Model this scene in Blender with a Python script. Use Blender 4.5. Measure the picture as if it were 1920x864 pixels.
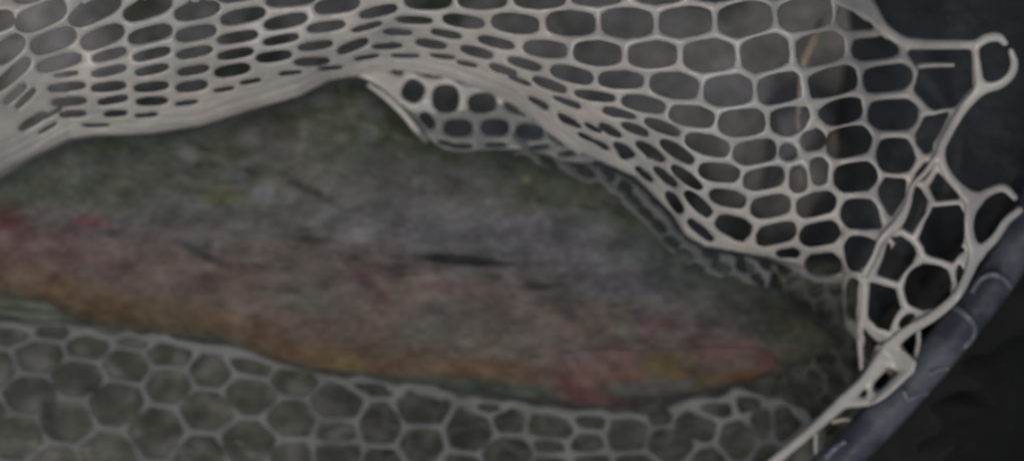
import bpy, math, random
import numpy as np

# ------------------------------------------------------------------ clear
for o in list(bpy.data.objects):
    bpy.data.objects.remove(o)
scn = bpy.context.scene
COL = scn.collection
random.seed(4)
rng = np.random.RandomState(7)

# ------------------------------------------------------------------ camera, world, sun, exposure
S = 0.00022          # metres per photograph pixel on the water surface
H = 1.0              # camera height above the water
cam = bpy.data.cameras.new('camera')
camo = bpy.data.objects.new('camera', cam)
COL.objects.link(camo)
camo.location = (0, 0, H)
camo.rotation_euler = (0, 0, 0)
cam.sensor_width = 36
cam.lens = 36 * H / (1920 * S)
cam.clip_start = 0.02
cam.clip_end = 50
cam.dof.use_dof = True
cam.dof.focus_distance = 0.885
cam.dof.aperture_fstop = 4.9
scn.camera = camo

SUN_EL, SUN_AZ = math.radians(63), math.radians(200)   # azimuth clockwise from +Y
world = bpy.data.worlds.new('World')
scn.world = world
world.use_nodes = True
wn = world.node_tree.nodes
wl = world.node_tree.links
bg = wn['Background']
sky = wn.new('ShaderNodeTexSky')
sky.sky_type = 'NISHITA'
sky.sun_disc = False
sky.sun_elevation = SUN_EL
sky.sun_rotation = SUN_AZ
sky.air_density = 1.0
sky.dust_density = 5.0
sky.ozone_density = 0.6
wl.new(sky.outputs[0], bg.inputs[0])
bg.inputs[1].default_value = 0.062

sun = bpy.data.lights.new('sun', 'SUN')
suno = bpy.data.objects.new('sun', sun)
COL.objects.link(suno)
sun.energy = 1.1
sun.angle = math.radians(30)
sun.color = (1.0, 0.93, 0.84)
suno.rotation_euler = (math.radians(90) - SUN_EL, 0, math.pi - SUN_AZ)

scn.view_settings.view_transform = 'Standard'
scn.view_settings.look = 'None'
scn.view_settings.gamma = 1
scn.view_settings.use_curve_mapping = False
scn.view_settings.exposure = -0.25
scn.render.engine = 'CYCLES'

# ------------------------------------------------------------------ helpers
def lin(c):
    c = np.asarray(c, float) / 255.0
    return np.where(c <= 0.04045, c / 12.92, ((c + 0.055) / 1.055) ** 2.4)

def P(px, py, z):
    """photo pixel + height -> world point (arrays welcome)"""
    k = S * (H - z) / H
    return (px - 960) * k, -(py - 432) * k, z

def tag(o, label=None, cat=None, group=None, kind=None):
    if label: o['label'] = label
    if cat: o['category'] = cat
    if group: o['group'] = group
    if kind: o['kind'] = kind
    return o

def empty(name, loc):
    o = bpy.data.objects.new(name, None)
    COL.objects.link(o)
    o.location = loc
    o.empty_display_size = 0.02
    return o

def link_mesh(name, verts, faces, mat, parent=None, smooth=True, colors=None):
    me = bpy.data.meshes.new(name)
    me.from_pydata([tuple(map(float, v)) for v in verts], [], faces)
    me.update()
    if colors is not None:
        a = me.color_attributes.new('tint', 'FLOAT_COLOR', 'POINT')
        buf = np.ones((len(verts), 4), np.float32)
        buf[:, :3] = colors
        a.data.foreach_set('color', buf.ravel())
    if smooth:
        me.polygons.foreach_set('use_smooth', [True] * len(me.polygons))
    me.materials.append(mat)
    o = bpy.data.objects.new(name, me)
    COL.objects.link(o)
    if parent:
        o.parent = parent
        o.matrix_parent_inverse = parent.matrix_basis.inverted()
    return o

def vnoise(x, y, seed=0):
    """smooth value noise on arrays"""
    r = np.random.RandomState(seed).rand(64, 64)
    xi = np.floor(x).astype(int); yi = np.floor(y).astype(int)
    fx = x - xi; fy = y - yi
    fx = fx * fx * (3 - 2 * fx); fy = fy * fy * (3 - 2 * fy)
    g = lambda i, j: r[i % 64, j % 64]
    return ((g(xi, yi) * (1 - fx) + g(xi + 1, yi) * fx) * (1 - fy)
            + (g(xi, yi + 1) * (1 - fx) + g(xi + 1, yi + 1) * fx) * fy)

# ---- signed distances, in photo pixels (positive outside the shape)
def d_ellipse(X, Y, cx, cy, a, b, ang=0, n=2.6):
    t = math.radians(ang)
    dx = X - cx; dy = -(Y - cy)
    u = np.abs(dx * math.cos(t) + dy * math.sin(t)) + 1e-4
    v = np.abs(-dx * math.sin(t) + dy * math.cos(t)) + 1e-4
    k = ((u / a) ** n + (v / b) ** n) ** (1 / n)
    g = k ** (1 - n) * np.hypot((u / a) ** (n - 1) / a, (v / b) ** (n - 1) / b)
    return (k - 1) / np.maximum(g, 1e-6)

def d_poly(X, Y, pts, rnd=0):
    d = np.full(X.shape, 1e9)
    inside = np.zeros(X.shape, bool)
    n = len(pts)
    for i in range(n):
        ax, ay = pts[i]; bx, by = pts[(i + 1) % n]
        ex, ey = bx - ax, by - ay
        t = np.clip(((X - ax) * ex + (Y - ay) * ey) / (ex * ex + ey * ey + 1e-9), 0, 1)
        d = np.minimum(d, np.hypot(X - ax - t * ex, Y - ay - t * ey))
        c = ((ay > Y) != (by > Y)) & (X < (bx - ax) * (Y - ay) / (by - ay + 1e-12) + ax)
        inside ^= c
    return np.where(inside, -d, d) - rnd

def smooth_path(pts, n=8):
    """Catmull-Rom through points (tuples of any length)"""
    p = [np.array(q, float) for q in pts]
    p = [2 * p[0] - p[1]] + p + [2 * p[-1] - p[-2]]
    out = []
    for i in range(1, len(p) - 2):
        for k in range(n):
            t = k / n
            out.append(0.5 * ((2 * p[i]) + (-p[i-1] + p[i+1]) * t + (2*p[i-1] - 5*p[i] + 4*p[i+1] - p[i+2]) * t*t
                              + (-p[i-1] + 3*p[i] - 3*p[i+1] + p[i+2]) * t**3))
    out.append(p[-2])
    return out

def d_strand(X, Y, pts):
    """pts: (x, y, r) -> distance to a tapered smooth cord"""
    q = smooth_path(pts, 6)
    d = np.full(X.shape, 1e9)
    for a, b in zip(q[:-1], q[1:]):
        ex, ey = b[0] - a[0], b[1] - a[1]
        t = np.clip(((X - a[0]) * ex + (Y - a[1]) * ey) / (ex*ex + ey*ey + 1e-9), 0, 1)
        d = np.minimum(d, np.hypot(X - a[0] - t*ex, Y - a[1] - t*ey) - (a[2] + (b[2] - a[2]) * t))
    return d

def smin(a, b, k):
    h = np.clip(0.5 + 0.5 * (b - a) / k, 0, 1)
    return b + (a - b) * h - k * h * (1 - h)

def sheet(name, box, step, field, zfun, mat, parent, r=8, colfun=None, ridge=None, flat=1.0):
    """Solid moulded sheet: material where field(X,Y) > 0, rounded towards its
    edges with radius r (pixels); zfun gives the mid-surface height in metres."""
    x0, y0, x1, y1 = box
    xs = np.arange(x0, x1 + step, step); ys = np.arange(y0, y1 + step, step)
    X, Y = np.meshgrid(xs, ys)
    X = X.astype(float); Y = Y.astype(float)
    F = field(X, Y)
    F = np.where(np.abs(F) < 1e-3, 1e-3, F)
    ny, nx = F.shape
    vx, vy, vf = [], [], []
    idx = {}
    def node(j, i):
        k = (j, i)
        if k not in idx:
            idx[k] = len(vx); vx.append(X[j, i]); vy.append(Y[j, i]); vf.append(F[j, i])
        return idx[k]
    def cut(a, b):
        k = (a, b) if a < b else (b, a)
        if k not in idx:
            fa, fb = F[a], F[b]
            t = fa / (fa - fb)
            idx[k] = len(vx)
            vx.append(X[a] + (X[b] - X[a]) * t); vy.append(Y[a] + (Y[b] - Y[a]) * t); vf.append(0.0)
        return idx[k]
    tris = []
    pos = F > 0
    anyp = pos[:-1, :-1] | pos[1:, :-1] | pos[:-1, 1:] | pos[1:, 1:]
    allp = pos[:-1, :-1] & pos[1:, :-1] & pos[:-1, 1:] & pos[1:, 1:]
    for j, i in zip(*np.nonzero(anyp)):
        j = int(j); i = int(i)
        c = [(j, i), (j + 1, i), (j + 1, i + 1), (j, i + 1)]
        if allp[j, i]:
            tris.append([node(*k) for k in c]); continue
        for tri in ((c[0], c[1], c[2]), (c[0], c[2], c[3])):
            poly = []
            for m in range(3):
                a, b = tri[m], tri[(m + 1) % 3]
                if pos[a]: poly.append(node(*a))
                if pos[a] != pos[b]: poly.append(cut(a, b))
            if len(poly) >= 3: tris.append(poly)
    vx = np.array(vx); vy = np.array(vy); vf = np.array(vf)
    f = np.clip(vf, 0, r)
    h = np.sqrt(np.maximum(0, r * r - (r - f) ** 2)) * S * flat
    z = zfun(vx, vy)
    top = z + h
    if ridge is not None: top = top + ridge(vx, vy) * np.clip(vf / r, 0, 1)
    n = len(vx)
    edge = vf <= 0
    remap = np.arange(n) + n
    remap[edge] = np.nonzero(edge)[0]
    Vt = np.stack(P(vx, vy, top), 1)
    # the underside keeps the same plan position as the top
    k = S * (H - top) / H
    Vb = np.stack([(vx - 960) * k, -(vy - 432) * k, z - h], 1)
    V = np.concatenate([Vt, Vb])
    faces = [tuple(t) for t in tris] + [tuple(int(remap[q]) for q in reversed(t)) for t in tris]
    cols = None
    if colfun is not None:
        c = colfun(vx, vy); cols = np.concatenate([c, c])
    used = np.zeros(2 * n, bool)
    for fc in faces:
        for q in fc: used[q] = True
    newi = np.cumsum(used) - 1
    faces = [tuple(int(newi[q]) for q in fc) for fc in faces]
    return link_mesh(name, V[used], faces, mat, parent, True, None if cols is None else cols[used])

def tube(name, pts, mat, parent=None, sides=12, seg=8, caps=True, bump=None):
    """pts: (x, y, z, r) in metres"""
    q = smooth_path(pts, seg)
    V, Fc = [], []
    for i, p in enumerate(q):
        a = q[max(i - 1, 0)]; b = q[min(i + 1, len(q) - 1)]
        t = (b - a)[:3]; t /= np.linalg.norm(t) + 1e-12
        up = np.array([0, 0, 1.0])
        if abs(t[2]) > 0.95: up = np.array([0, 1.0, 0])
        u = np.cross(up, t); u /= np.linalg.norm(u)
        w = np.cross(t, u)
        for s in range(sides):
            an = 2 * math.pi * s / sides
            rr = p[3] * (1 if bump is None else bump(i, an))
            V.append(p[:3] + rr * (math.cos(an) * u + math.sin(an) * w))
    n = len(q)
    for i in range(n - 1):
        for s in range(sides):
            s2 = (s + 1) % sides
            Fc.append((i*sides + s, i*sides + s2, (i+1)*sides + s2, (i+1)*sides + s))
    if caps:
        Fc.append(tuple(reversed(range(sides))))
        Fc.append(tuple((n-1)*sides + s for s in range(sides)))
    return link_mesh(name, V, Fc, mat, parent)

# ------------------------------------------------------------------ materials
def mat_new(name):
    m = bpy.data.materials.new(name); m.use_nodes = True
    nt = m.node_tree
    return m, nt, nt.nodes, nt.links, nt.nodes['Principled BSDF']

def noise_node(N, L, vec, scale, detail=3, rough=0.6):
    t = N.new('ShaderNodeTexNoise'); t.inputs['Scale'].default_value = scale
    t.inputs['Detail'].default_value = detail; t.inputs['Roughness'].default_value = rough
    L.new(vec, t.inputs['Vector']); return t

def ramp(N, L, fac, stops):
    r = N.new('ShaderNodeValToRGB'); e = r.color_ramp.elements
    while len(e) < len(stops): e.new(0.5)
    for k, (p, c) in zip(e, stops):
        k.position = p; k.color = (*c, 1)
    L.new(fac, r.inputs[0]); return r

def mixc(N, L, a, b, fac, mode='MIX'):
    m = N.new('ShaderNodeMix'); m.data_type = 'RGBA'; m.blend_type = mode
    for sock, v in ((m.inputs[0], fac), (m.inputs[6], a), (m.inputs[7], b)):
        if hasattr(v, 'links'): L.new(v, sock)
        elif isinstance(v, tuple): sock.default_value = (*v, 1)
        else: sock.default_value = v
    return m.outputs[2]

def bump(N, L, B, height, strength, dist):
    b = N.new('ShaderNodeBump'); b.inputs['Strength'].default_value = strength
    b.inputs['Distance'].default_value = dist
    L.new(height, b.inputs['Height']); L.new(b.outputs[0], B.inputs['Normal'])

def simple_noise_mat(name, c1, c2, scale, rough=0.5, bscale=None, bdist=0.0005, spec=0.3, bst=0.6, lo=0.35, hi=0.65):
    m, nt, N, L, B = mat_new(name)
    tc = N.new('ShaderNodeTexCoord').outputs['Object']
    n1 = noise_node(N, L, tc, scale, 4)
    r = ramp(N, L, n1.outputs[0], [(lo, c1), (hi, c2)])
    L.new(r.outputs[0], B.inputs['Base Color'])
    B.inputs['Roughness'].default_value = rough
    B.inputs['Specular IOR Level'].default_value = spec
    if bscale:
        n2 = noise_node(N, L, tc, bscale, 4)
        bump(N, L, B, n2.outputs[0], bst, bdist)
    return m

# translucent milky rubber of the net
M_net, nt, N, L, B = mat_new('milky_rubber')
tc = N.new('ShaderNodeTexCoord').outputs['Object']
n1 = noise_node(N, L, tc, 45, 4)
n3 = noise_node(N, L, tc, 14, 2)
r1 = ramp(N, L, n1.outputs[0], [(0.3, (0.36, 0.355, 0.345)), (0.7, (0.54, 0.525, 0.505))])
r2 = ramp(N, L, n3.outputs[0], [(0.35, (0.92, 0.97, 0.97)), (0.65, (1.0, 0.985, 0.96))])
L.new(mixc(N, L, r1.outputs[0], r2.outputs[0], 1.0, 'MULTIPLY'), B.inputs['Base Color'])
B.inputs['Roughness'].default_value = 0.26
B.inputs['Specular IOR Level'].default_value = 0.5
B.inputs['Subsurface Weight'].default_value = 0.0
bump(N, L, B, noise_node(N, L, tc, 260, 3).outputs[0], 0.35, 0.0006)

M_frame = simple_noise_mat('blue_grey_painted_tube', (0.038, 0.046, 0.060), (0.15, 0.172, 0.20), 30, 0.3, 120, 0.0008, 0.5, 0.7, 0.4, 0.72)
M_lace = simple_noise_mat('clear_lacing_cord', (0.08, 0.095, 0.12), (0.19, 0.215, 0.25), 60, 0.3, 200, 0.0004, 0.5)
M_bed = None

# fish skin: colour comes from the painted marks (tint) broken up by fine speckle
def fish_mat(name, scale_bump=True, rough=0.45):
    m, nt, N, L, B = mat_new(name)
    tc = N.new('ShaderNodeTexCoord').outputs['Object']
    at = N.new('ShaderNodeAttribute'); at.attribute_name = 'tint'
    mp = N.new('ShaderNodeMapping'); mp.inputs['Scale'].default_value = (0.62, 1.0, 1.0)
    mp.inputs['Rotation'].default_value = (0, 0, 0.22)
    L.new(tc, mp.inputs[0]); v = mp.outputs[0]
    n1 = noise_node(N, L, v, 48, 3, 0.6)
    n2 = noise_node(N, L, v, 130, 2, 0.5)
    r1 = ramp(N, L, n1.outputs[0], [(0.30, (0.52, 0.55, 0.50)), (0.5, (0.98, 0.98, 0.98)), (0.70, (1.42, 1.40, 1.45))])
    r2 = ramp(N, L, n2.outputs[0], [(0.30, (0.76, 0.78, 0.74)), (0.70, (1.22, 1.20, 1.22))])
    c = mixc(N, L, at.outputs['Color'], r1.outputs[0], 0.5, 'MULTIPLY')
    c = mixc(N, L, c, r2.outputs[0], 0.55, 'MULTIPLY')
    L.new(c, B.inputs['Base Color'])
    B.inputs['Roughness'].default_value = rough
    B.inputs['Specular IOR Level'].default_value = 0.35
    vo = N.new('ShaderNodeTexVoronoi'); vo.inputs['Scale'].default_value = 420
    L.new(v, vo.inputs['Vector'])
    ma = N.new('ShaderNodeMath'); ma.operation = 'ADD'
    L.new(vo.outputs['Distance'], ma.inputs[0]); L.new(n1.outputs[0], ma.inputs[1])
    bump(N, L, B, ma.outputs[0], 0.3, 0.0005)
    return m
M_fish = fish_mat('spotted_fish_skin')
M_fin = fish_mat('fin_membrane', rough=0.5)

# ------------------------------------------------------------------ riverbed and water
def bed_z(x, y):
    return -0.105 + 0.012 * vnoise(x / 90, y / 90, 1) + 0.006 * vnoise(x / 34, y / 34, 2)
def build_bed():
    n = 150; ext = 1.6
    u = np.linspace(-1, 1, n)
    u = np.sign(u) * (0.22 * np.abs(u) + 0.78 * np.abs(u) ** 3) * ext
    X, Y = np.meshgrid(u, u)
    V = np.stack([X, Y, bed_z(X / S + 2000, Y / S + 2000)], -1).reshape(-1, 3)
    Fc = [(j*n+i, j*n+i+1, (j+1)*n+i+1, (j+1)*n+i) for j in range(n-1) for i in range(n-1)]
    m, nt, N, L, B = mat_new('silty_riverbed')
    tc = N.new('ShaderNodeTexCoord').outputs['Object']
    a = noise_node(N, L, tc, 22, 3); b = noise_node(N, L, tc, 75, 4)
    r = ramp(N, L, a.outputs[0], [(0.38, (0.22, 0.235, 0.16)), (0.46, (0.48, 0.46, 0.43)), (0.56, (0.60, 0.555, 0.545)), (0.68, (0.62, 0.61, 0.64))])
    r2 = ramp(N, L, b.outputs[0], [(0.35, (0.55, 0.58, 0.52)), (0.65, (1.25, 1.2, 1.22))])
    sx = N.new('ShaderNodeSeparateXYZ'); L.new(tc, sx.inputs[0])
    add = N.new('ShaderNodeMath'); add.operation = 'MULTIPLY_ADD'; add.inputs[1].default_value = 0.12
    L.new(a.outputs[0], add.inputs[0]); L.new(sx.outputs[1], add.inputs[2])
    rm = ramp(N, L, add.outputs[0], [(0.03, (1, 1, 1)), (0.07, (0, 0, 0))])
    moss = ramp(N, L, b.outputs[0], [(0.35, (0.07, 0.078, 0.055)), (0.5, (0.17, 0.178, 0.14)), (0.66, (0.40, 0.39, 0.35))])
    top = mixc(N, L, r.outputs[0], r2.outputs[0], 0.9, 'MULTIPLY')
    L.new(mixc(N, L, top, moss.outputs[0], rm.outputs[0]), B.inputs['Base Color'])
    B.inputs['Roughness'].default_value = 0.8
    bump(N, L, B, b.outputs[0], 0.5, 0.003)
    o = link_mesh('riverbed', V, Fc, m)
    tag(o, kind='structure')
build_bed()

def build_water():
    n = 160; ext = 1.6
    u = np.linspace(-1, 1, n)
    u = np.sign(u) * (0.22 * np.abs(u) + 0.78 * np.abs(u) ** 3) * ext
    X, Y = np.meshgrid(u, u)
    Z = 0.0006 * (vnoise(X / 0.03 + 90, Y / 0.02 + 90, 5) - 0.5) + 0.0003 * (vnoise(X / 0.011 + 190, Y / 0.008 + 190, 6) - 0.5)
    V = np.stack([X, Y, Z], -1).reshape(-1, 3)
    Fc = [(j*n+i, j*n+i+1, (j+1)*n+i+1, (j+1)*n+i) for j in range(n-1) for i in range(n-1)]
    m = bpy.data.materials.new('murky_water'); m.use_nodes = True
    nt = m.node_tree; N = nt.nodes; L = nt.links
    for k in list(N):
        if k.type == 'BSDF_PRINCIPLED': N.remove(k)
    out = N['Material Output']
    tr = N.new('ShaderNodeBsdfTransparent'); tr.inputs[0].default_value = (0.72, 0.742, 0.745, 1)
    df = N.new('ShaderNodeBsdfDiffuse'); df.inputs[0].default_value = (0.10, 0.105, 0.10, 1)
    gl = N.new('ShaderNodeBsdfGlossy'); gl.inputs['Roughness'].default_value = 0.12
    tc = N.new('ShaderNodeTexCoord').outputs['Object']
    nz = noise_node(N, L, tc, 60, 3)
    bp = N.new('ShaderNodeBump'); bp.inputs['Strength'].default_value = 0.3; bp.inputs['Distance'].default_value = 0.002
    L.new(nz.outputs[0], bp.inputs['Height']); L.new(bp.outputs[0], gl.inputs['Normal'])
    m1 = N.new('ShaderNodeMixShader'); m1.inputs[0].default_value = 0.07
    L.new(tr.outputs[0], m1.inputs[1]); L.new(df.outputs[0], m1.inputs[2])
    m2 = N.new('ShaderNodeMixShader'); m2.inputs[0].default_value = 0.02
    L.new(m1.outputs[0], m2.inputs[1]); L.new(gl.outputs[0], m2.inputs[2])
    L.new(m2.outputs[0], out.inputs['Surface'])
    o = link_mesh('water', V, Fc, m)
    tag(o, kind='structure')
build_water()

# ------------------------------------------------------------------ rocks
def rock(name, outline, ztop, zbot, mat, label, seed, rough_amp=0.004):
    pts = smooth_path([(x, y) for x, y in outline + [outline[0]]], 5)[:-1]
    pts = np.array(pts)
    c = pts.mean(0)
    V, Fc = [], []
    n = len(pts); rings = 14
    for k in range(rings + 1):
        t = k / rings
        s = math.cos(t * math.pi / 2) ** 0.55 if k < rings else 0.0
        zz = zbot + (ztop - zbot) * math.sin(t * math.pi / 2)
        if k == rings:
            V.append(np.array(P(c[0], c[1], zz))); break
        for q in pts:
            p = c + (q - c) * s
            z = zz + rough_amp * (vnoise(p[0] / 40 + 50, p[1] / 40 + 50, seed) - 0.5) * 2
            V.append(np.array(P(p[0], p[1], z)))
    for k in range(rings - 1):
        for i in range(n):
            j = (i + 1) % n
            Fc.append((k*n + i, (k+1)*n + i, (k+1)*n + j, k*n + j))
    for i in range(n):
        Fc.append(((rings-1)*n + i, rings*n, (rings-1)*n + (i+1) % n))
    o = link_mesh(name, V, Fc, mat)
    import bmesh
    bm = bmesh.new(); bm.from_mesh(o.data)
    bmesh.ops.recalc_face_normals(bm, faces=bm.faces); bm.to_mesh(o.data); bm.free()
    tag(o, label, 'rock')
    return o
M_darkrock = simple_noise_mat('dark_wet_rock', (0.016, 0.020, 0.024), (0.058, 0.072, 0.086), 14, 0.45, 60, 0.004, 0.4, 0.6)
M_blackrock = simple_noise_mat('black_slate_rock', (0.006, 0.0075, 0.0068), (0.013, 0.015, 0.0145), 14, 0.85, 70, 0.003, 0.1, 0.6)
M_palestone = simple_noise_mat('pale_mauve_stone', (0.26, 0.25, 0.25), (0.44, 0.42, 0.44), 60, 0.6, 150, 0.001)
rock('boulder', [(1555, -160), (1590, 60), (1568, 200), (1560, 330), (1500, 440), (1520, 560), (1600, 640), (1700, 560), (1860, 450), (2060, 400), (2500, 300), (2500, -300), (1900, -400)],
     -0.04, -0.11, M_darkrock, 'smooth dark blue-grey rock under the right side of the net, above the black one', 11)
rock('boulder', [(1600, 850), (1620, 740), (1680, 650), (1740, 590), (1860, 480), (2080, 430), (2500, 500), (2500, 1200), (1560, 1250), (1590, 1000)],
     0.003, -0.11, M_blackrock, 'black slate rock below the blue-grey hoop in the lower right corner', 12)
rock('stone', [(1436, 190), (1500, 168), (1556, 178), (1568, 230), (1530, 290), (1470, 330), (1430, 360), (1436, 280)],
     -0.045, -0.10, M_palestone, 'pale mauve stone seen through the net beside the peach-coloured twig', 13, 0.002)

# ------------------------------------------------------------------ the fish
TOP = [(-80, 372), (0, 335), (60, 300), (130, 262), (180, 255), (280, 252), (380, 236), (460, 210), (560, 184), (620, 155), (655, 148), (700, 168), (790, 238),
       (840, 268), (920, 276), (1000, 278), (1080, 297), (1150, 330), (1210, 372), (1260, 430), (1320, 470), (1400, 512), (1460, 545), (1520, 590), (1570, 630)]
BOT = [(-80, 530), (0, 556), (90, 570), (150, 606), (250, 624), (380, 642), (500, 667), (600, 696), (700, 706), (800, 718), (900, 738),
       (1000, 752), (1080, 764), (1150, 766), (1230, 758), (1300, 742), (1400, 716), (1460, 702), (1520, 676), (1570, 650)]
def yT(x): return np.interp(x, [p[0] for p in TOP], [p[1] for p in TOP])
def yB(x): return np.interp(x, [p[0] for p in BOT], [p[1] for p in BOT])

# marks and painted highlights on the skin: (cx, cy, rx, ry, angle, colour as seen, strength)
MARKS = [
 (120, 545, 150, 26, -13, (80, 64, 50), .8), (340, 592, 160, 24, -10, (82, 67, 50), .75), (600, 655, 170, 26, -9, (82, 66, 50), .75), (880, 690, 150, 20, -3, (80, 65, 50), .7),
 (60, 470, 170, 40, -8, (84, 66, 66), .8), (300, 520, 190, 45, -10, (82, 66, 64), .7), (600, 620, 120, 26, -10, (76, 64, 60), .5),
 (40, 505, 120, 22, -12, (84, 64, 52), .7), (170, 560, 120, 22, -18, (84, 66, 48), .8), (190, 590, 40, 14, -10, (66, 52, 38), .8),
 (330, 585, 120, 24, -12, (86, 70, 50), .7), (330, 616, 110, 10, -8, (62, 54, 40), .6), (250, 592, 30, 10, -6, (86, 76, 40), .6),
 (520, 655, 90, 24, -14, (83, 64, 49), .85), (640, 678, 90, 18, -8, (82, 67, 48), .85), (650, 682, 30, 8, 0, (96, 80, 40), .6),
 (760, 690, 90, 18, -5, (84, 64, 50), .8), (930, 698, 95, 17, -2, (84, 66, 48), .9), (860, 700, 20, 15, 0, (70, 54, 42), .5),
 (420, 642, 50, 12, -10, (62, 64, 62), .8), (880, 722, 120, 13, -6, (56, 68, 64), .85), (980, 735, 90, 12, -4, (54, 60, 54), .7),
 (1060, 738, 26, 8, -3, (96, 94, 98), .7), (1000, 752, 90, 8, -6, (50, 48, 46), .7),
 (600, 560, 110, 50, -6, (72, 65, 61), .5), (560, 545, 60, 24, 0, (74, 70, 64), .7), (530, 543, 40, 6, -4, (52, 48, 46), .9), (575, 575, 50, 12, 0, (60, 60, 56), .6),
 (840, 570, 150, 45, -3, (76, 66, 62), .6), (900, 610, 160, 40, -4, (70, 66, 64), .6), (960, 640, 90, 26, 0, (76, 72, 66), .5), (780, 620, 60, 30, 20, (60, 60, 56), .5),
 (0, 412, 62, 20, -8, (66, 42, 42), 1.1), (20, 385, 30, 20, 0, (56, 46, 40), .6), (172, 414, 34, 15, -4, (92, 46, 50), 1.0), (60, 440, 60, 10, 0, (78, 52, 54), .6),
 (392, 520, 17, 9, -15, (76, 42, 46), .9), (430, 495, 46, 9, -20, (72, 46, 48), .8), (690, 530, 40, 11, -42, (66, 30, 34), 1.0), (712, 562, 16, 7, 0, (70, 38, 44), .8),
 (660, 520, 26, 6, 0, (80, 50, 52), .7), (840, 535, 70, 7, 0, (82, 56, 58), .7), (600, 600, 60, 10, 0, (82, 62, 62), .5), (1020, 600, 90, 12, 0, (80, 64, 60), .4),
 (385, 480, 52, 8, -28, (34, 32, 32), 1.0), (350, 458, 26, 7, -20, (44, 44, 42), .7), (578, 448, 46, 9, -6, (38, 36, 35), 1.0), (545, 437, 20, 10, 0, (54, 50, 46), .8),
 (580, 355, 64, 9, -28, (38, 37, 34), 1.0), (610, 372, 16, 8, -20, (40, 38, 34), .8), (705, 408, 46, 9, -24, (54, 50, 46), .8), (520, 325, 50, 9, -20, (56, 54, 48), .6),
 (870, 488, 72, 7.5, -5, (10, 9, 9), 2.4), (1000, 493, 70, 7, -1, (54, 49, 49), .6), (1008, 537, 30, 7, 0, (32, 31, 28), 1.1), (1070, 592, 9, 13, 30, (44, 44, 56), .9), (1050, 560, 60, 12, 10, (56, 56, 66), .5),
 (500, 250, 36, 70, 10, (78, 76, 76), .7), (600, 300, 90, 60, 0, (74, 74, 68), .6), (468, 256, 22, 16, 0, (102, 100, 104), .8), (352, 290, 24, 16, -20, (104, 104, 108), .95),
 (495, 362, 26, 19, 0, (104, 104, 112), .95), (440, 330, 26, 16, -30, (78, 78, 82), .6), (684, 440, 36, 19, 10, (108, 106, 106), .95), (650, 410, 20, 14, 0, (84, 82, 84), .6), (566, 240, 10, 60, 0, (90, 88, 88), .6),
 (800, 360, 130, 60, -10, (72, 70, 72), .7), (860, 430, 200, 40, -3, (66, 65, 74), .8), (1050, 450, 120, 40, 0, (68, 66, 76), .8), (850, 395, 60, 30, 10, (80, 78, 74), .5), (1150, 520, 110, 40, -10, (64, 62, 70), .8),
 (200, 320, 140, 60, 0, (64, 66, 60), .6), (210, 275, 40, 12, 0, (60, 64, 42), .8), (85, 358, 34, 10, 0, (58, 66, 54), .7), (415, 372, 40, 14, 0, (66, 68, 44), .8), (230, 380, 90, 30, 0, (62, 64, 56), .6), (440, 290, 26, 10, 0, (60, 62, 44), .7),
 (30, 350, 30, 20, 30, (72, 82, 74), .7), (100, 300, 60, 14, 25, (74, 78, 72), .5),
 (370, 400, 120, 30, -10, (66, 66, 64), .5),
 (796, 262, 26, 14, -30, (54, 56, 34), .9), (842, 290, 22, 13, -20, (52, 56, 38), .9), (650, 218, 30, 14, 0, (56, 60, 44), .7), (720, 246, 22, 20, 0, (58, 60, 42), .8), (560, 215, 70, 10, 5, (60, 60, 44), .7),
 (1000, 300, 46, 16, -5, (50, 56, 44), 1.0), (1060, 330, 70, 20, -20, (52, 54, 46), .8), (930, 320, 60, 20, -5, (60, 64, 58), .8), (987, 337, 9, 8, 0, (110, 110, 90), .9), (1095, 345, 12, 26, 0, (78, 80, 66), .6), (1180, 400, 34, 26, -40, (46, 52, 40), 1.0),
 (1120, 330, 18, 12, 0, (44, 52, 40), .8), (1185, 430, 26, 22, 0, (48, 54, 42), .8), (1260, 440, 40, 24, -40, (50, 54, 50), .8), (1220, 470, 60, 24, -40, (58, 62, 58), .8),
 (1240, 500, 120, 30, -30, (56, 58, 60), .7), (1330, 500, 30, 14, -20, (48, 54, 44), .8), (1350, 540, 90, 24, -12, (56, 60, 56), .7), (1380, 590, 70, 30, 0, (46, 44, 42), .9),  (1500, 610, 80, 70, 0, (46, 46, 38), 1.3), (1400, 585, 60, 40, -10, (46, 47, 42), .9), (1560, 640, 90, 70, 0, (44, 46, 36), 1.4),
 (1385, 492, 36, 17, 10, (104, 104, 112), .95), (1452, 540, 14, 8, -30, (96, 100, 100), .8), (1225, 380, 26, 20, -45, (92, 92, 98), .8), (1150, 318, 50, 10, -25, (86, 90, 92), .7), (1300, 455, 34, 12, -40, (92, 92, 100), .8), (1345, 478, 20, 14, -20, (84, 86, 92), .7),  # highlights painted into the skin, then the pale halo under the net fold
 (1010, 268, 70, 14, 0, (84, 92, 92), .8), (900, 282, 80, 9, 0, (80, 86, 86), .7), (1090, 300, 40, 10, -20, (86, 90, 90), .7),
 (650, 172, 28, 16, 0, (46, 50, 38), .9), (600, 190, 24, 12, 10, (84, 90, 86), .6), (700, 200, 34, 16, -40, (74, 80, 80), .6), (745, 235, 30, 14, -40, (56, 58, 38), .8), (655, 213, 14, 10, 0, (92, 92, 88), .7), (695, 254, 22, 14, 0, (90, 94, 100), .6), (660, 250, 16, 14, 0, (54, 58, 44), .7),
 (1270, 590, 100, 30, -3, (66, 60, 60), .6), (1170, 610, 24, 26, 0, (80, 78, 70), .8), (1215, 612, 14, 18, 0, (88, 66, 70), .8), (1180, 645, 14, 10, 0, (52, 48, 42), .7),
 (1300, 635, 46, 7, 8, (76, 52, 54), .8), (1250, 605, 50, 7, 0, (78, 56, 60), .7), (1130, 640, 60, 20, 0, (68, 62, 62), .6)]
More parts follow.
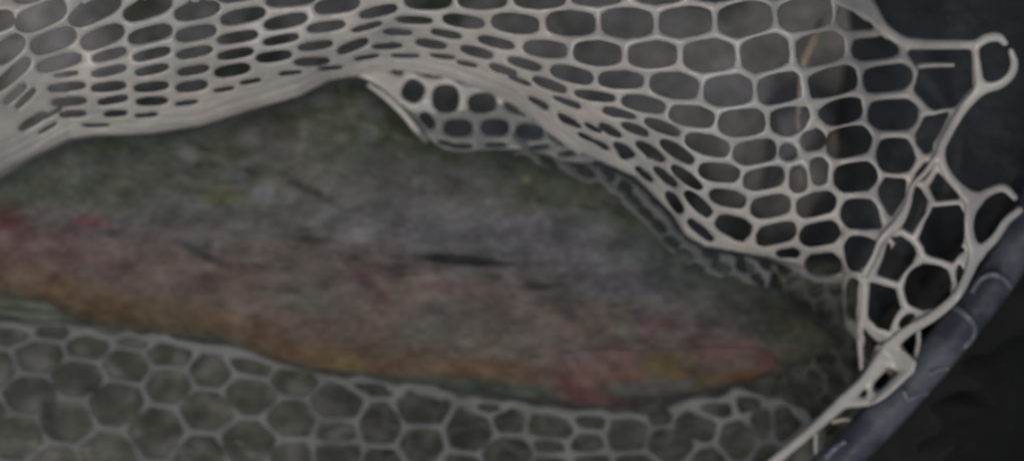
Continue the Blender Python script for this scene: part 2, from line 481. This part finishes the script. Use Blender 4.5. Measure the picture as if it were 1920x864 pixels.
FINMARKS = [(1250, 650, 240, 12, 0, (72, 64, 62), .9),
 (1090, 690, 70, 34, 0, (82, 64, 61), .85), (1060, 715, 26, 26, -40, (76, 44, 44), .9), (1080, 665, 30, 8, 0, (84, 72, 84), .7), (1110, 700, 40, 20, 0, (82, 62, 56), .8), (1110, 745, 60, 12, -8, (74, 48, 46), .9),
 (1170, 665, 40, 16, 0, (86, 64, 62), .8), (1180, 702, 26, 9, 0, (92, 66, 48), .8), (1180, 690, 16, 16, 0, (94, 70, 70), .6), (1255, 680, 46, 20, 0, (84, 74, 50), .9), (1272, 700, 18, 8, 0, (86, 66, 40), .8), (1220, 725, 80, 12, 6, (66, 66, 62), .9),
 (1230, 748, 70, 8, 6, (46, 44, 44), .9), (1350, 660, 46, 14, 6, (86, 62, 60), .8), (1345, 690, 60, 12, 0, (72, 62, 60), .8), (1385, 650, 40, 14, 0, (84, 66, 66), .8), (1435, 676, 24, 12, 30, (74, 46, 48), .9), (1390, 706, 34, 10, 6, (80, 58, 34), .95), (1325, 710, 20, 10, 0, (74, 64, 36), .6)]
KC = 3.15
_r = np.random.RandomState(19)
FLECKS = []
for k in range(330):
    fx = _r.uniform(-20, 1440); t = _r.uniform(0.06, 0.9)
    fy = yT(fx) + (yB(fx) - yT(fx)) * t
    axis = -6 - 10 * (t < 0.4)
    if _r.rand() < 0.5:
        v = _r.uniform(34, 52); col = (v + (3 if t > .5 else -1), v, v - 3)
        FLECKS.append((fx, fy, _r.uniform(6, 24), _r.uniform(3, 6.5), axis + _r.uniform(-14, 14), col, _r.uniform(.5, .95)))
    else:
        v = _r.uniform(82, 104); col = (v, v - 2, v - (4 if t > .5 else 0))
        FLECKS.append((fx, fy, _r.uniform(5, 20), _r.uniform(3.5, 10), axis + _r.uniform(-30, 30), col, _r.uniform(.25, .6)))
def apply_marks(x, y, base, marks, gain=None):
    c = base.copy()
    for cx, cy, rx, ry, ang, col, w in marks:
        r_, g_, b_ = col
        if b_ >= g_ and r_ - g_ > 22: r_ = g_ + 22 + (r_ - g_ - 22) * 0.3
        if b_ > r_ + 1: b_ = r_ + 1 + (b_ - r_) * 0.3
        col = (r_, g_, b_)
        t = math.radians(ang); dx = x - cx; dy = -(y - cy)
        u = dx * math.cos(t) + dy * math.sin(t); v = -dx * math.sin(t) + dy * math.cos(t)
        d = (u / rx) ** 2 + (v / ry) ** 2
        a = np.clip(w * np.exp(-d ** 1.5 * 0.9), 0, 1)[:, None]
        c = c * (1 - a) + np.array(col, float) * a
    return c
def to_albedo(c):
    # lift the chroma a little: the murky water over the skin takes some away
    g = c.mean(1, keepdims=True)
    c = g + (c - g) * 1.08
    return np.clip(lin(np.clip(c, 4, 250)) * KC - 0.012, 0.006, 0.8)
def fish_rgb(x, y):
    s = np.clip((y - yT(x)) / (yB(x) - yT(x)), 0, 1)
    st = [0, .25, .45, .6, .75, .9, 1]
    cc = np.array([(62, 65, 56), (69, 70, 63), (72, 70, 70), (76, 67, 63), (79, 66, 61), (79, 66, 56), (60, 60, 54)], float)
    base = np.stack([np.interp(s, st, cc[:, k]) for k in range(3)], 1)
    nz = (vnoise(x / 34 + 400, y / 20 + 400, 21) - 0.5) * 22 + (vnoise(x / 13 + 400, y / 9 + 400, 22) - 0.5) * 18
    hue = (vnoise(x / 40 + 100, y / 22 + 100, 23) - 0.5) * 4
    c = apply_marks(x, y, base, FLECKS + MARKS + FINMARKS)
    c = c * np.interp(s, [0, .45, .7, 1], [1.14, 1.12, .93, .90])[:, None]  # back lightened, belly darkened in the colour to offset the sun's shading
    c = c + nz[:, None] + np.stack([hue, -hue * 0.2, -hue * 0.4], 1)
    return c
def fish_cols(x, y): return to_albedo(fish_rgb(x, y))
ZM = -0.042; TH = 0.034
fish = empty('fish', P(700, 480, ZM))
tag(fish, 'large olive-backed fish with red spots and orange belly line lying in the net', 'fish')
def build_body():
    xs = np.linspace(-70, 1566, 430); nt_ = 380
    X, Yp, Z = [], [], []
    for x in xs:
        a, b = yT(x), yB(x)
        m = (a + b) / 2; hh = (b - a) / 2
        th = np.arange(nt_) * 2 * math.pi / nt_
        # full back, flatter belly
        yy = m - hh * np.cos(th)
        tz = TH * min(1.0, (hh / 235.0)) ** 0.7
        zz = ZM + tz * np.sign(np.sin(th)) * np.abs(np.sin(th)) ** 0.5
        zz = zz + 0.0012 * (vnoise(np.full(nt_, x / 50 + 30), yy / 40 + 30, 31) - 0.5) * np.sin(th)
        X.append(np.full(nt_, x)); Yp.append(yy); Z.append(zz)
    X = np.concatenate(X); Yp = np.concatenate(Yp); Z = np.concatenate(Z)
    V = np.stack(P(X, Yp, Z), 1)
    Fc = []
    n = len(xs)
    for i in range(n - 1):
        for k in range(nt_):
            k2 = (k + 1) % nt_
            Fc.append((i*nt_ + k, i*nt_ + k2, (i+1)*nt_ + k2, (i+1)*nt_ + k))
    Fc.append(tuple(reversed(range(nt_)))); Fc.append(tuple((n-1)*nt_ + k for k in range(nt_)))
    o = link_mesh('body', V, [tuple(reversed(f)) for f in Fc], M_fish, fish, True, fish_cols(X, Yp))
    return o
build_body()
def body_z(x, y):
    a, b = yT(x), yB(x); hh = (b - a) / 2
    c = np.clip(1 - ((y - (a + b) / 2) / hh) ** 2, 0, 1) ** 0.5
    return ZM + TH * np.minimum(1, hh / 235.0) ** 0.7 * c ** 0.5

def fin(name, poly, zf, base, marks, origin, nrays, span, amp=0.0011, label=None, thick=5):
    pl = [tuple(p) for p in smooth_path(poly + [poly[0]], 4)[:-1]]
    xs = [p[0] for p in pl]; ys = [p[1] for p in pl]
    def cf(x, y):
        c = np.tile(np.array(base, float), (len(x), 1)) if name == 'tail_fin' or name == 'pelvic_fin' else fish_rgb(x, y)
        if marks: c = apply_marks(x, y, c, marks)
        ang = np.arctan2(y - origin[1], x - origin[0])
        rr = np.sin(ang * nrays)
        nz = (vnoise(x / 14 + 300, y / 14 + 300, 41) - 0.5) * 14
        c = c + (rr * 3.0 + nz)[:, None]
        return to_albedo(c)
    def rg(x, y):
        return amp * np.sin(np.arctan2(y - origin[1], x - origin[0]) * nrays)
    o = sheet(name, (min(xs) - 8, min(ys) - 8, max(xs) + 8, max(ys) + 8), 4,
              lambda X, Y: -d_poly(X, Y, pl), zf, M_fin, fish, r=thick, colfun=cf, ridge=rg)
    if label: o['label'] = label
    return o
fin('dorsal_fin', [(545, 200), (580, 178), (620, 159), (655, 152), (695, 170), (740, 204), (785, 240), (815, 262), (760, 264), (690, 240), (610, 222), (550, 214)],
    lambda x, y: body_z(x, y) - 0.0005, (60, 62, 55),
    [(650, 168, 28, 16, 0, (46, 50, 38), .9), (605, 190, 26, 12, 10, (84, 90, 86), .6), (700, 200, 36, 16, -40, (74, 80, 80), .6), (745, 235, 30, 14, -40, (56, 58, 36), .8), (655, 213, 14, 10, 0, (92, 92, 88), .6)],
    (760, 520), 34, 0, amp=0.0003, thick=4)
fin('anal_fin', [(1045, 660), (1048, 700), (1062, 736), (1100, 760), (1170, 764), (1240, 756), (1300, 736), (1380, 716), (1440, 700), (1456, 672), (1420, 650), (1360, 646), (1250, 652), (1130, 652)],
    lambda x, y: body_z(x, y) - 0.0005, (74, 64, 60), FINMARKS, (1000, 560), 26, 0, amp=0.0003, thick=4, label='reddish pink fin with an orange streak')
fin('tail_fin', [(1452, 552), (1470, 508), (1530, 488), (1592, 504), (1612, 560), (1600, 610), (1612, 660), (1604, 730), (1580, 800), (1530, 830), (1490, 780), (1466, 730), (1448, 690)],
    lambda x, y: -0.05 + 0.006 * np.sin(y / 26.0) - 0.00004 * (x - 1450), (66, 67, 56),
    [(1480, 540, 30, 14, 20, (84, 88, 88), .5), (1520, 640, 60, 60, 0, (58, 58, 46), .7), (1560, 700, 30, 14, 0, (52, 46, 32), .9), (1500, 700, 12, 40, 10, (84, 86, 80), .7), (1555, 600, 10, 40, 0, (84, 86, 76), .7), (1585, 660, 10, 60, 0, (86, 88, 76), .7), (1530, 560, 16, 30, 0, (40, 42, 30), .8), (1480, 640, 14, 40, 0, (48, 48, 38), .8)],
    (1330, 640), 40, 0, amp=0.002, label='dark olive tail fin under the cords')
fin('pelvic_fin', [(-60, 530), (0, 535), (60, 548), (104, 566), (122, 592), (96, 604), (40, 602), (-10, 598), (-60, 596)],
    lambda x, y: -0.035 + 0 * x, (70, 75, 66), [(20, 575, 30, 10, 0, (52, 60, 48), .8), (90, 590, 26, 10, 0, (82, 88, 80), .7)], (-160, 560), 60, 0, amp=0.0004)

# ------------------------------------------------------------------ the landing net
net = empty('landing_net', P(1580, 855, 0.01))
tag(net, 'milky rubber landing net with honeycomb mesh laced to a blue-grey hoop, holding the fish', 'landing net')

# holes of the upper wall: (cx, cy, half length, half height, tilt)
HA = [(3,38,24,17,15),(77,30,50,22,22),(52,-4,24,8,5),(179,20,52,19,25),(277,16,47,17,18),(370,20,43,15,12),(456,30,42,13,12),(536,40,41,12,12),
(612,50,36,9.5,8),(688,51,29,5.5,15),(746,61,27,6,-2),(545,1,46,10,5),(632,10,42,14,8),(710,22,36,9,12),(450,-8,42,10,8),(803,1,44,17,0),(905,0,46,17,0),(1012,-2,48,18,0),
(1118,-5,46,14,0),(1235,-8,42,13,0),(1342,-14,44,15,0),(1450,-20,44,15,0),
(777,38,34,7,-2),(869,40,39,12,-8),(966,44,44,18,-6),(1070,43,45,22,-3),(1176,42,47,26,-3),(1286,40,48,26,4),(1397,35,49,31,10),(1511,26,50,29,5),
(837,64,29,7,-10),(930,80,34,9,-13),(1022,92,40,15,-6),(1120,100,43,21,-5),(1224,103,43,23,2),(1330,104,46,28,4),(1434,99,43,32,12),(1539,91,44,29,12),
(193,69,42,17,22),(101,76,44,18,20),(17,92,34,18,40),(282,64,42,14,14),(368,62,38,13,11),(446,70,38,10,10),(527,74,34,8,11),(592,86,33,8,8),(662,87,31,9,22),(726,87,28,6,3),
(808,83,29,8,-8),(894,98,31,9,-14),(983,120,32,9,-16),(1072,140,40,14,-13),(1164,150,41,15,-2),(1265,160,44,22,-6),(1366,170,44,27,3),(1460,166,38,27,12),(1564,153,44,26,14),
(112,117,42,12,15),(206,102,32,9,15),(285,101,35,9,13),(365,98,34,9,11),(442,101,34,9,10),(514,106,34,9.5,7),(585,116,34,8,3),(943,131,27,7.5,-18),(1030,159,33,9,-20),
(1115,180,38,8,-8),(1206,195,40,14,-10),(1297,218,42,18,-8),(1391,230,43,24,3),(1478,226,33,24,6),(1580,209,37,24,15),
(125,139,22,4,8),(205,133,33,8,13),(285,131,32,8,12),(363,132,30,8,10),(436,132,34,11,10),(25,138,42,11,42),(126,163,35,8,6),(204,163,33,9,6),(284,163,33,9,6),(360,162,30,10,8),
(30,176,26,6.5,42),(49,184,25,5.5,45),(130,191,33,8,4),(212,188,29,7,10),(285,190,30,8,3),(350,193,22,4,8),(63,227,29,8,32),(137,214,25,6,3),(217,213,22,6,5),
(1162,212,30,7,-15),(1144,245,23,7,-28),(1191,242,26,8,-22),(1241,238,34,10,-20),(1326,271,42,17,-14),(1416,285,40,21,10),(1476,285,12,15,80),(1526,262,22,17,5),(1591,265,42,28,12),
(1674,215,46,27,0),(1665,146,46,24,8),(1641,92,42,19,3),(1105,298,18,5,-30),(1170,281,22,8.5,-32),(1219,284,30,9.5,-33),(1269,284,35,11.5,-32),(1349,323,38,16,-5),(1432,334,38,19,12),
(1497,337,16,23,0),(1536,321,15,24,0),(1605,331,40,26,8),(1679,292,34,32,0),(1207,327,20,6,-38),(1247,331,27,8,-40),(1287,333,34,10,-37),(1365,372,34,14,-12),(1445,387,37,19,10),
(1530,383,37,20,14),(1612,401,34,27,-4),(1264,380,24,10,-55),(1309,381,32,11,-42),(1376,424,34,17,-16),(1456,438,38,18,14),(1536,438,38,20,14),(1313,433,30,8,-38),
(1477,475,22,8,5),(1544,497,34,20,0),(1610,475,26,32,0),(1741,538,42,40,0),(1732,322,15,7,45),(1597,560,12,38,0),(545,137,22,3.5,6),(620,128,24,3.5,4),(688,108,24,4,10),(760,105,26,4,0),(830,106,24,4,-6),(875,120,20,4,-12),(470,153,20,3.5,10),(420,168,20,3.5,10),(975,152,22,4.5,-20),(1010,192,20,4.5,-26),(1062,190,26,4.5,-18),(1068,228,24,5,-26),(1112,240,18,4,-26),(1128,272,16,4.5,-30),(1100,258,18,4,-28),(275,216,22,3.5,5),(180,235,26,3,0),(100,212,20,3.5,30),(90,240,20,3,30),(1655,714,11,17,-25)]
# irregular holes near the hoop
PA = [[(1577,16),(1600,26),(1632,50),(1582,48),(1573,36)],
      [(1708,96),(1818,96),(1821,160),(1790,198),(1752,203),(1717,166),(1726,132),(1710,106)],
      [(1722,250),(1735,224),(1776,213),(1758,250),(1737,282),(1722,270)],
      [(1652,352),(1662,336),(1693,338),(1692,366),(1668,394),(1656,376)],
      [(1690,448),(1710,466),(1708,490),(1682,520),(1652,510),(1668,476)],
      [(1752,392),(1796,388),(1806,402),(1805,450),(1786,486),(1748,474),(1729,448),(1738,416)],
      [(1720,354),(1734,376),(1732,398),(1708,430),(1696,422),(1714,386)],
      [(1760,328),(1796,368),(1758,372),(1749,352)],
      [(1640,537),(1674,546),(1682,575),(1664,612),(1648,610),(1634,588)],
      [(1626,622),(1646,634),(1628,672),(1624,660)],
      [(1694,600),(1710,592),(1700,606),(1690,608)],
      [(1690,640),(1712,622),(1714,644),(1706,660)],
      [(1800,500),(1806,512),(1800,530),(1796,518)],
      [(1605,742),(1620,726),(1628,742),(1612,748)]]
MASKA = [(-60,-70),(1640,-70),(1641,5),(1655,40),(1685,70),(1712,80),(1830,82),(1836,150),(1800,205),(1768,262),(1768,308),(1790,345),(1822,370),(1818,425),(1830,470),
         (1802,535),(1772,578),(1722,612),(1700,640),(1712,684),(1690,712),(1650,742),(1600,758),(1598,748),(1640,690),(1618,676),(1606,640),(1584,610),(1578,530),(1530,530),(1500,512),(1470,496),(1440,484),(1385,472),(1322,462),(1285,440),(1262,402),(1232,372),
         (1192,332),(1130,304),(1080,288),(1020,244),(960,196),(900,166),(840,146),(740,132),(700,150),(655,146),(620,152),(560,182),(460,210),(380,236),(280,252),(180,255),(130,262),(60,296),(0,326),(-60,352)]
CONT = [(-60,352),(0,326),(60,296),(130,262),(180,255),(280,252),(380,236),(460,210),(560,182),(620,152),(655,146),(740,134),(840,148),(900,168),(960,198),(1020,246),(1080,290),(1130,306),(1192,334),(1232,374),(1262,404),(1285,442),(1322,464),(1385,474),(1440,482),(1500,498),(1578,522),(1610,640),(1700,700),(1900,760)]
def contour(x): return np.interp(x, [p[0] for p in CONT], [p[1] for p in CONT])
def zA(x, y):
    t = contour(x) - y
    base = 0.006 + 0.062 * (1 - np.exp(-np.maximum(t, 0) / 130.0))
    right = np.clip((x - 1480) / 250.0, 0, 1); right = right * right * (3 - 2 * right)
    zr = 0.020 + 0.014 * np.sin(x / 95.0) * np.cos(y / 120.0) + 0.02 * np.clip((x - 1650) / 150, 0, 1)
    z = base * (1 - right) + zr * right
    fold = 0.0022 * np.sin(x / 47.0 + y / 60.0) + 0.0016 * np.sin(y / 23.0 + x / 120.0)
    z = z + fold * (1 - right * 0.5)
    skirt = np.clip((2.5 - t) / 4.0, 0, 1) * (1 - right)
    return z - skirt * 0.03
def hole_field(X, Y, f, holes, w, n=2.6, gate=15.0, k=2.0, polys=()):
    """f minus the holes; between neighbouring holes the rubber is a strand of half-width w"""
    edge = f.copy()
    d1 = np.full(X.shape, 1e3); d2 = np.full(X.shape, 1e3)
    for h in holes:
        d = d_ellipse(X, Y, *h[:5], n)
        f = smin(f, d, k)
        d2 = np.minimum(d2, np.maximum(d, d1)); d1 = np.minimum(d1, d)
    for p in polys:
        d = d_poly(X, Y, p, rnd=3.0)
        f = smin(f, d, 6.0)
        d2 = np.minimum(d2, np.maximum(d, d1)); d1 = np.minimum(d1, d)
    strand = w - (d2 - d1) / 2
    strand = np.where((d1 < gate) & (d2 < 2.2 * gate), strand, 1e3)
    strand = np.maximum(strand, 20 - edge)
    return smin(f, np.minimum(strand, 40), 7.0)
def fieldA(X, Y):
    f = -d_poly(X, Y, MASKA)
    f = np.minimum(f, 40)
    right = np.clip((X - 900) / 200, 0, 1)
    f = hole_field(X, Y, f, HA, 13.0 - 4.6 * right, k=2.0, polys=PA)
    return f
def pleats(x, y):
    # gathered strands pressed together in the fold along the fish's back
    t = contour(x) - y + 9 * vnoise(x / 60 + 20, y / 60 + 20, 51)
    return 0.0007 * np.sin(t / 2.6) * np.clip(1.3 - t / 60, 0, 1) * (0.4 + 0.9 * vnoise(x / 30 + 9, y / 9 + 9, 52))
sheet('mesh_bag', (-60, -60, 1850, 770), 3.2, fieldA, zA, M_net, net, r=9, flat=0.8, ridge=pleats)

HB = [(806,133,26,11,-10),(880,148,25,9.5,-5),(775,171,20,21,-30),(836,185,25,26,0),(904,193,26,19,3),(973,200,27,14,-15),(802,226,17,10,-50),(859,240,27,16,0),(928,239,26,16,0),(993,247,26,14,-8),(866,274,20,4.5,0),(930,272,20,4.5,0),(1010,276,20,4.5,8),(1062,288,16,4.5,10),(1046,258,18,7,-30),(1084,272,14,5,-35),(835,268,14,4,-10),(1020,232,14,5,-25),(740,132,16,6,-20)]
MASKB = [(668,142),(740,112),(900,140),(1040,225),(1120,296),(1070,304),(1010,286),(930,280),(850,284),(806,262),(775,225),(740,190),(706,160)]
def fieldB(X, Y):
    f = np.minimum(-d_poly(X, Y, [tuple(p) for p in smooth_path(MASKB + [MASKB[0]], 3)[:-1]]), 30)
    for h in HB: f = smin(f, d_ellipse(X, Y, *h), 3.0)
    return f
sheet('mesh_pocket', (640, 100, 1140, 320), 3.4, fieldB, lambda x, y: 0.0005 - 0.006 * np.clip((y - 190) / 50, 0, 1) + 0.001 * np.sin(x / 40), M_net, net, r=8, flat=0.7)

HC = [(20,628,30,12,0),(100,620,30,11,0),(165,651,37,17,-4),(74,667,42,25,3),(0,690,26,26,0),(250,640,26,7,-6),(237,683,40,24,-10),(144,708,46,30,0),(318,666,38,16,-4),(58,739,47,31,0),
(218,755,46,34,-5),(319,722,37,28,0),(-20,775,28,28,0),(123,787,46,35,-5),(33,817,45,34,0),(292,806,46,37,5),(204,850,48,33,0),(104,870,40,30,0),(-60,850,40,30,0),(388,767,45,31,-4),(394,697,36,24,-8),(470,685,36,11,-14),
(470,740,46,27,-4),(552,714,42,21,0),(545,783,40,30,0),(467,828,48,32,0),(378,850,42,30,0),(632,752,43,25,-10),(546,856,38,24,0),(632,809,30,15,0),(634,852,42,18,0),(716,794,34,31,0),(698,724,27,6,-4),
(714,862,32,18,0),(790,767,42,25,0),(790,828,34,26,0),(882,808,38,31,-10),(920,762,18,6,-5),(955,789,27,17,0),(952,850,44,26,0),(1033,800,40,18,-10),(1028,834,25,9,0),(870,868,28,11,0),
(1105,788,24,8,-4),(1100,830,24,14,0),(1108,866,26,12,0),(1180,812,32,28,0),(1258,830,40,25,0),(1303,800,35,20,-10),(1330,862,28,18,0),(1195,866,30,13,0),(1238,778,20,13,0),(1385,824,30,30,0),(1428,792,18,26,0),
(1345,764,24,9,-8),(1020,876,40,16,0),(1405,756,20,12,0),(1470,790,18,30,0),(1440,858,24,20,0),(1500,850,16,26,0)]
MASKC = [(-70,596),(0,597),(50,600),(100,600),(150,608),(250,622),(340,631),(380,640),(450,652),(520,668),(575,688),(640,700),(720,710),(800,720),(860,735),(930,743),(1000,755),(1060,765),(1180,766),(1215,770),
         (1260,752),(1340,742),(1380,724),(1430,732),(1500,764),(1548,800),(1545,950),(-70,950)]
for j in range(6):
    for i in range(18 if j else 0):
        x_ = -40 + i * 92 + (46 if j % 2 else 0); y_ = 905 + (j - 1) * 52
        HC.append((x_, y_, 40, 24, 0))
MASKC[-2] = (1545, 1120); MASKC[-1] = (-70, 1120)
def fieldC(X, Y):
    f = np.minimum(-d_poly(X, Y, MASKC) + 14 * (vnoise(X / 24 + 8, Y / 24 + 60, 71) - 0.6), 30)
    return hole_field(X, Y, f, HC, 6.6, n=2.3, gate=26, k=3.0)
def zC(x, y):
    top = np.interp(x, [p[0] for p in MASKC[:-2]], [p[1] for p in MASKC[:-2]])
    t = y - top
    # rides up against the belly, then lies slack in the water
    return -0.030 - 0.012 * np.clip(t / 200.0, 0, 1) + 0.004 * np.sin(x / 70.0) * np.cos(y / 60.0)
M_net_dim = simple_noise_mat('dimmed_milky_rubber', (0.25, 0.26, 0.25), (0.42, 0.42, 0.41), 40, 0.5, 200, 0.0004)  # same net rubber, its dimness under water put into the colour
sheet('mesh_floor', (-70, 580, 1560, 1120), 3.6, fieldC, zC, M_net_dim, net, r=8, flat=0.8)

# slack mesh lying deeper, showing through the cells and over the tail
M_net_deep = simple_noise_mat('depth_dimmed_rubber', (0.13, 0.135, 0.12), (0.24, 0.245, 0.225), 60, 0.6, 200, 0.0004)  # darker copy of the net rubber; light lost with depth is in its colour
def under(box, mask, w, dx, dy, a, b, z0, seed, ang=0, mat=None):
    r = np.random.RandomState(seed); holes = []
    j = 0
    y = box[1] - dy
    while y < box[3] + dy:
        x = box[0] - dx + (dx / 2 if j % 2 else 0)
        while x < box[2] + dx:
            holes.append((x + r.uniform(-.16, .16) * dx, y + r.uniform(-.16, .16) * dy, a * r.uniform(.85, 1.1), b * r.uniform(.85, 1.1), ang + r.uniform(-12, 12)))
            x += dx
        y += dy; j += 1
    def fld(X, Y):
        f = np.minimum(-d_poly(X, Y, mask), 30)
        return hole_field(X, Y, f, holes, w, n=2.2, gate=26, k=3.0)
    sheet('mesh_underlayer', box, 3.6, fld, lambda x, y: z0 + 0.004 * np.sin(x / 50.0 + seed) * np.cos(y / 44.0), mat or M_net_deep, net, r=6, flat=0.8)
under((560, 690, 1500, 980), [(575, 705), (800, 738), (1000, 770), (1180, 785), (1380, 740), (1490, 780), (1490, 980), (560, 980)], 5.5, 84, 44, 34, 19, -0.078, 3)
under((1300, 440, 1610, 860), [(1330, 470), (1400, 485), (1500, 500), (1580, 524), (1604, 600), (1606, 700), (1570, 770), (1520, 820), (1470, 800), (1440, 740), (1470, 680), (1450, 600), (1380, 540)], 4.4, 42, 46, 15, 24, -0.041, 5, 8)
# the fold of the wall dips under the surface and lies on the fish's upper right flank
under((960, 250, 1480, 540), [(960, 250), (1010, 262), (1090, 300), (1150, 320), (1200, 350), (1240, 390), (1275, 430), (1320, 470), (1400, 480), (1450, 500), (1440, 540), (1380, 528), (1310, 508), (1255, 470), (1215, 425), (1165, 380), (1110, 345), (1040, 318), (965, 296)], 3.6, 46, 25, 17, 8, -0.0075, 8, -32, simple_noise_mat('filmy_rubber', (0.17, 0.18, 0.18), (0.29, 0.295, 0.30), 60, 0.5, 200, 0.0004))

# hoop
hoop_px = [(1380, 1040), (1480, 950), (1580, 856), (1672, 760), (1766, 652), (1842, 556), (1906, 462), (1956, 350), (1985, 220), (1990, 60), (1975, -120)]
HZ = 0.012
hoop_pts = [(*P(a, b, HZ), 0.0081) for a, b in hoop_px]
hoop_line = smooth_path(hoop_px, 8)
def over_hoop(x, y):
    d = np.full(np.shape(x), 1e9)
    for a, b in zip(hoop_line[:-1], hoop_line[1:]):
        e = b - a
        t = np.clip(((x - a[0]) * e[0] + (y - a[1]) * e[1]) / (e @ e), 0, 1)
        d = np.minimum(d, np.hypot(x - a[0] - t * e[0], y - a[1] - t * e[1]))
    dm = d * S
    return np.where(dm < 0.0079, HZ + np.sqrt(np.maximum(0.0081 ** 2 - dm ** 2, 0)) + 0.0012, HZ + 0.003 - (dm - 0.0079) * 0.8)

# thick edge cords of the bag, moulded with their loops
CORDS = [
 [(1530,-50,26),(1585,-14,27),(1626,14,18),(1655,50,10),(1690,76,10),(1730,82,9),(1790,83,8.5),(1828,83,9),(1850,72,9.5),(1872,70,9),(1884,80,7)],
 [(1896,96,6),(1902,118,8),(1896,140,8.5),(1875,158,9),(1842,166,10)],
 [(1828,88,7),(1833,130,8.5),(1838,164,9)],
 [(1842,164,11),(1808,202,9.5),(1779,248,9),(1764,285,9),(1774,322,9),(1800,353,10),(1828,374,13)],
 [(1830,374,11),(1860,357,8),(1884,353,8),(1903,370,6)],
 [(1826,376,14),(1818,410,9.5),(1820,445,9),(1832,474,12)],
 [(1834,474,11),(1864,448,8.5),(1888,414,8),(1912,394,7)],
 [(1832,474,12),(1814,518,9),(1792,556,9.5),(1750,592,10),(1700,622,10),(1665,656,12),(1622,712,10.5),(1582,752,12),(1522,806,10),(1450,866,10),(1380,930,10)],
 [(1665,654,12),(1692,664,8),(1712,680,7)],
 [(1584,752,11),(1620,753,9),(1652,740,9),(1688,708,10),(1704,692,9)],
 [(1660,672,14),(1684,684,11),(1704,692,9)],
 [(1652,690,10),(1634,716,6),(1632,742,6)],
 [(1754,296,6),(1736,322,5),(1712,348,5),(1702,384,7),(1684,418,10),(1656,446,8),(1640,482,7),(1622,514,8)],
]
THIN = [
 [(1620,508,8),(1614,560,7),(1612,610,7),(1616,690,5)],
 [(1721,612,5),(1722,640,5),(1716,668,4.5)],
 [(1532,786,5),(1530,830,5),(1534,900,5)],
 [(1562,790,4),(1580,786,4.5),(1602,786,4)],
 [(1722,124,5),(1750,122,4.5),(1786,122,4)],
 [(1615,600,6),(1636,624,6),(1655,640,6)],
 [(1680,610,6),(1664,630,6),(1655,650,6)],
]
for grp, zoff, nm in [(CORDS, 0.0035, 'edge_cord')] + [([c], -0.002 - 0.0003 * i, 'thin_cord') for i, c in enumerate(THIN)]:
    def fieldR(X, Y, grp=grp):
        d = None
        for c in grp:
            e = d_strand(X, Y, c)
            d = e if d is None else smin(d, e, 9.0)
        return -d
    def zR(x, y, zoff=zoff):
        z = np.maximum(zA(x, y), 0.012) + zoff
        return np.maximum(z, over_hoop(x, y)) if zoff > 0 else z
    gx = [q[0] for c in grp for q in c]; gy = [q[1] for c in grp for q in c]
    sheet(nm, (min(gx) - 24, min(gy) - 24, max(gx) + 24, max(gy) + 24), 3.0, fieldR, zR, M_net, net, r=9, flat=0.9)

# cord lying along the dorsal fin
p_ = [(690,158,.0),(725,182,.001),(758,214,.001),(782,244,-.001),(800,262,-.006)]
tube('fold_cord', [(*P(a, b, c), 0.0016 if i else 0.001) for i, (a, b, c) in enumerate(p_)], M_net, net, 10, 8)

frame = tube('hoop', hoop_pts, M_frame, net, 28, 14)
def lace(pts, r):
    q = smooth_path(pts, 3)
    P3 = []
    for x, y in q:
        z = float(over_hoop(np.array([x]), np.array([y]))[0]) - 0.0006
        P3.append((*P(x, y, z), r * (0.8 + 0.4 * random.random())))
    return tube('lacing_cord', P3, M_lace, net, 10, 3)
lace([(1822, 548), (1838, 524), (1860, 514), (1880, 520), (1896, 538)], 0.0012)
lace([(1784, 572), (1806, 586), (1824, 604), (1826, 626), (1806, 652)], 0.0013)
lace([(1742, 700), (1760, 692), (1776, 690)], 0.0011)
lace([(1694, 732), (1704, 748), (1716, 742), (1740, 736)], 0.0009)
lace([(1548, 858), (1568, 838), (1586, 826)], 0.0012)

# ------------------------------------------------------------------ peach twig behind the net
M_twig = simple_noise_mat('peach_bark', (0.34, 0.28, 0.22), (0.50, 0.43, 0.32), 90, 0.6, 200, 0.0004)
tw = tube('twig', [(*P(a, b, z), r) for a, b, z, r in ((1538, 40, -0.004, .0010), (1526, 76, 0.001, .0022), (1510, 110, 0.002, .0020), (1502, 150, 0.002, .0012), (1500, 190, 0.001, .0012), (1496, 230, 0.0, .0010), (1508, 280, -0.004, .0010), (1512, 330, -0.008, .0013), (1510, 370, -0.014, .0008))],
          M_twig, None, 10, 6)
tag(tw, 'thin peach and yellow twig showing behind the upper right meshes', 'twig')
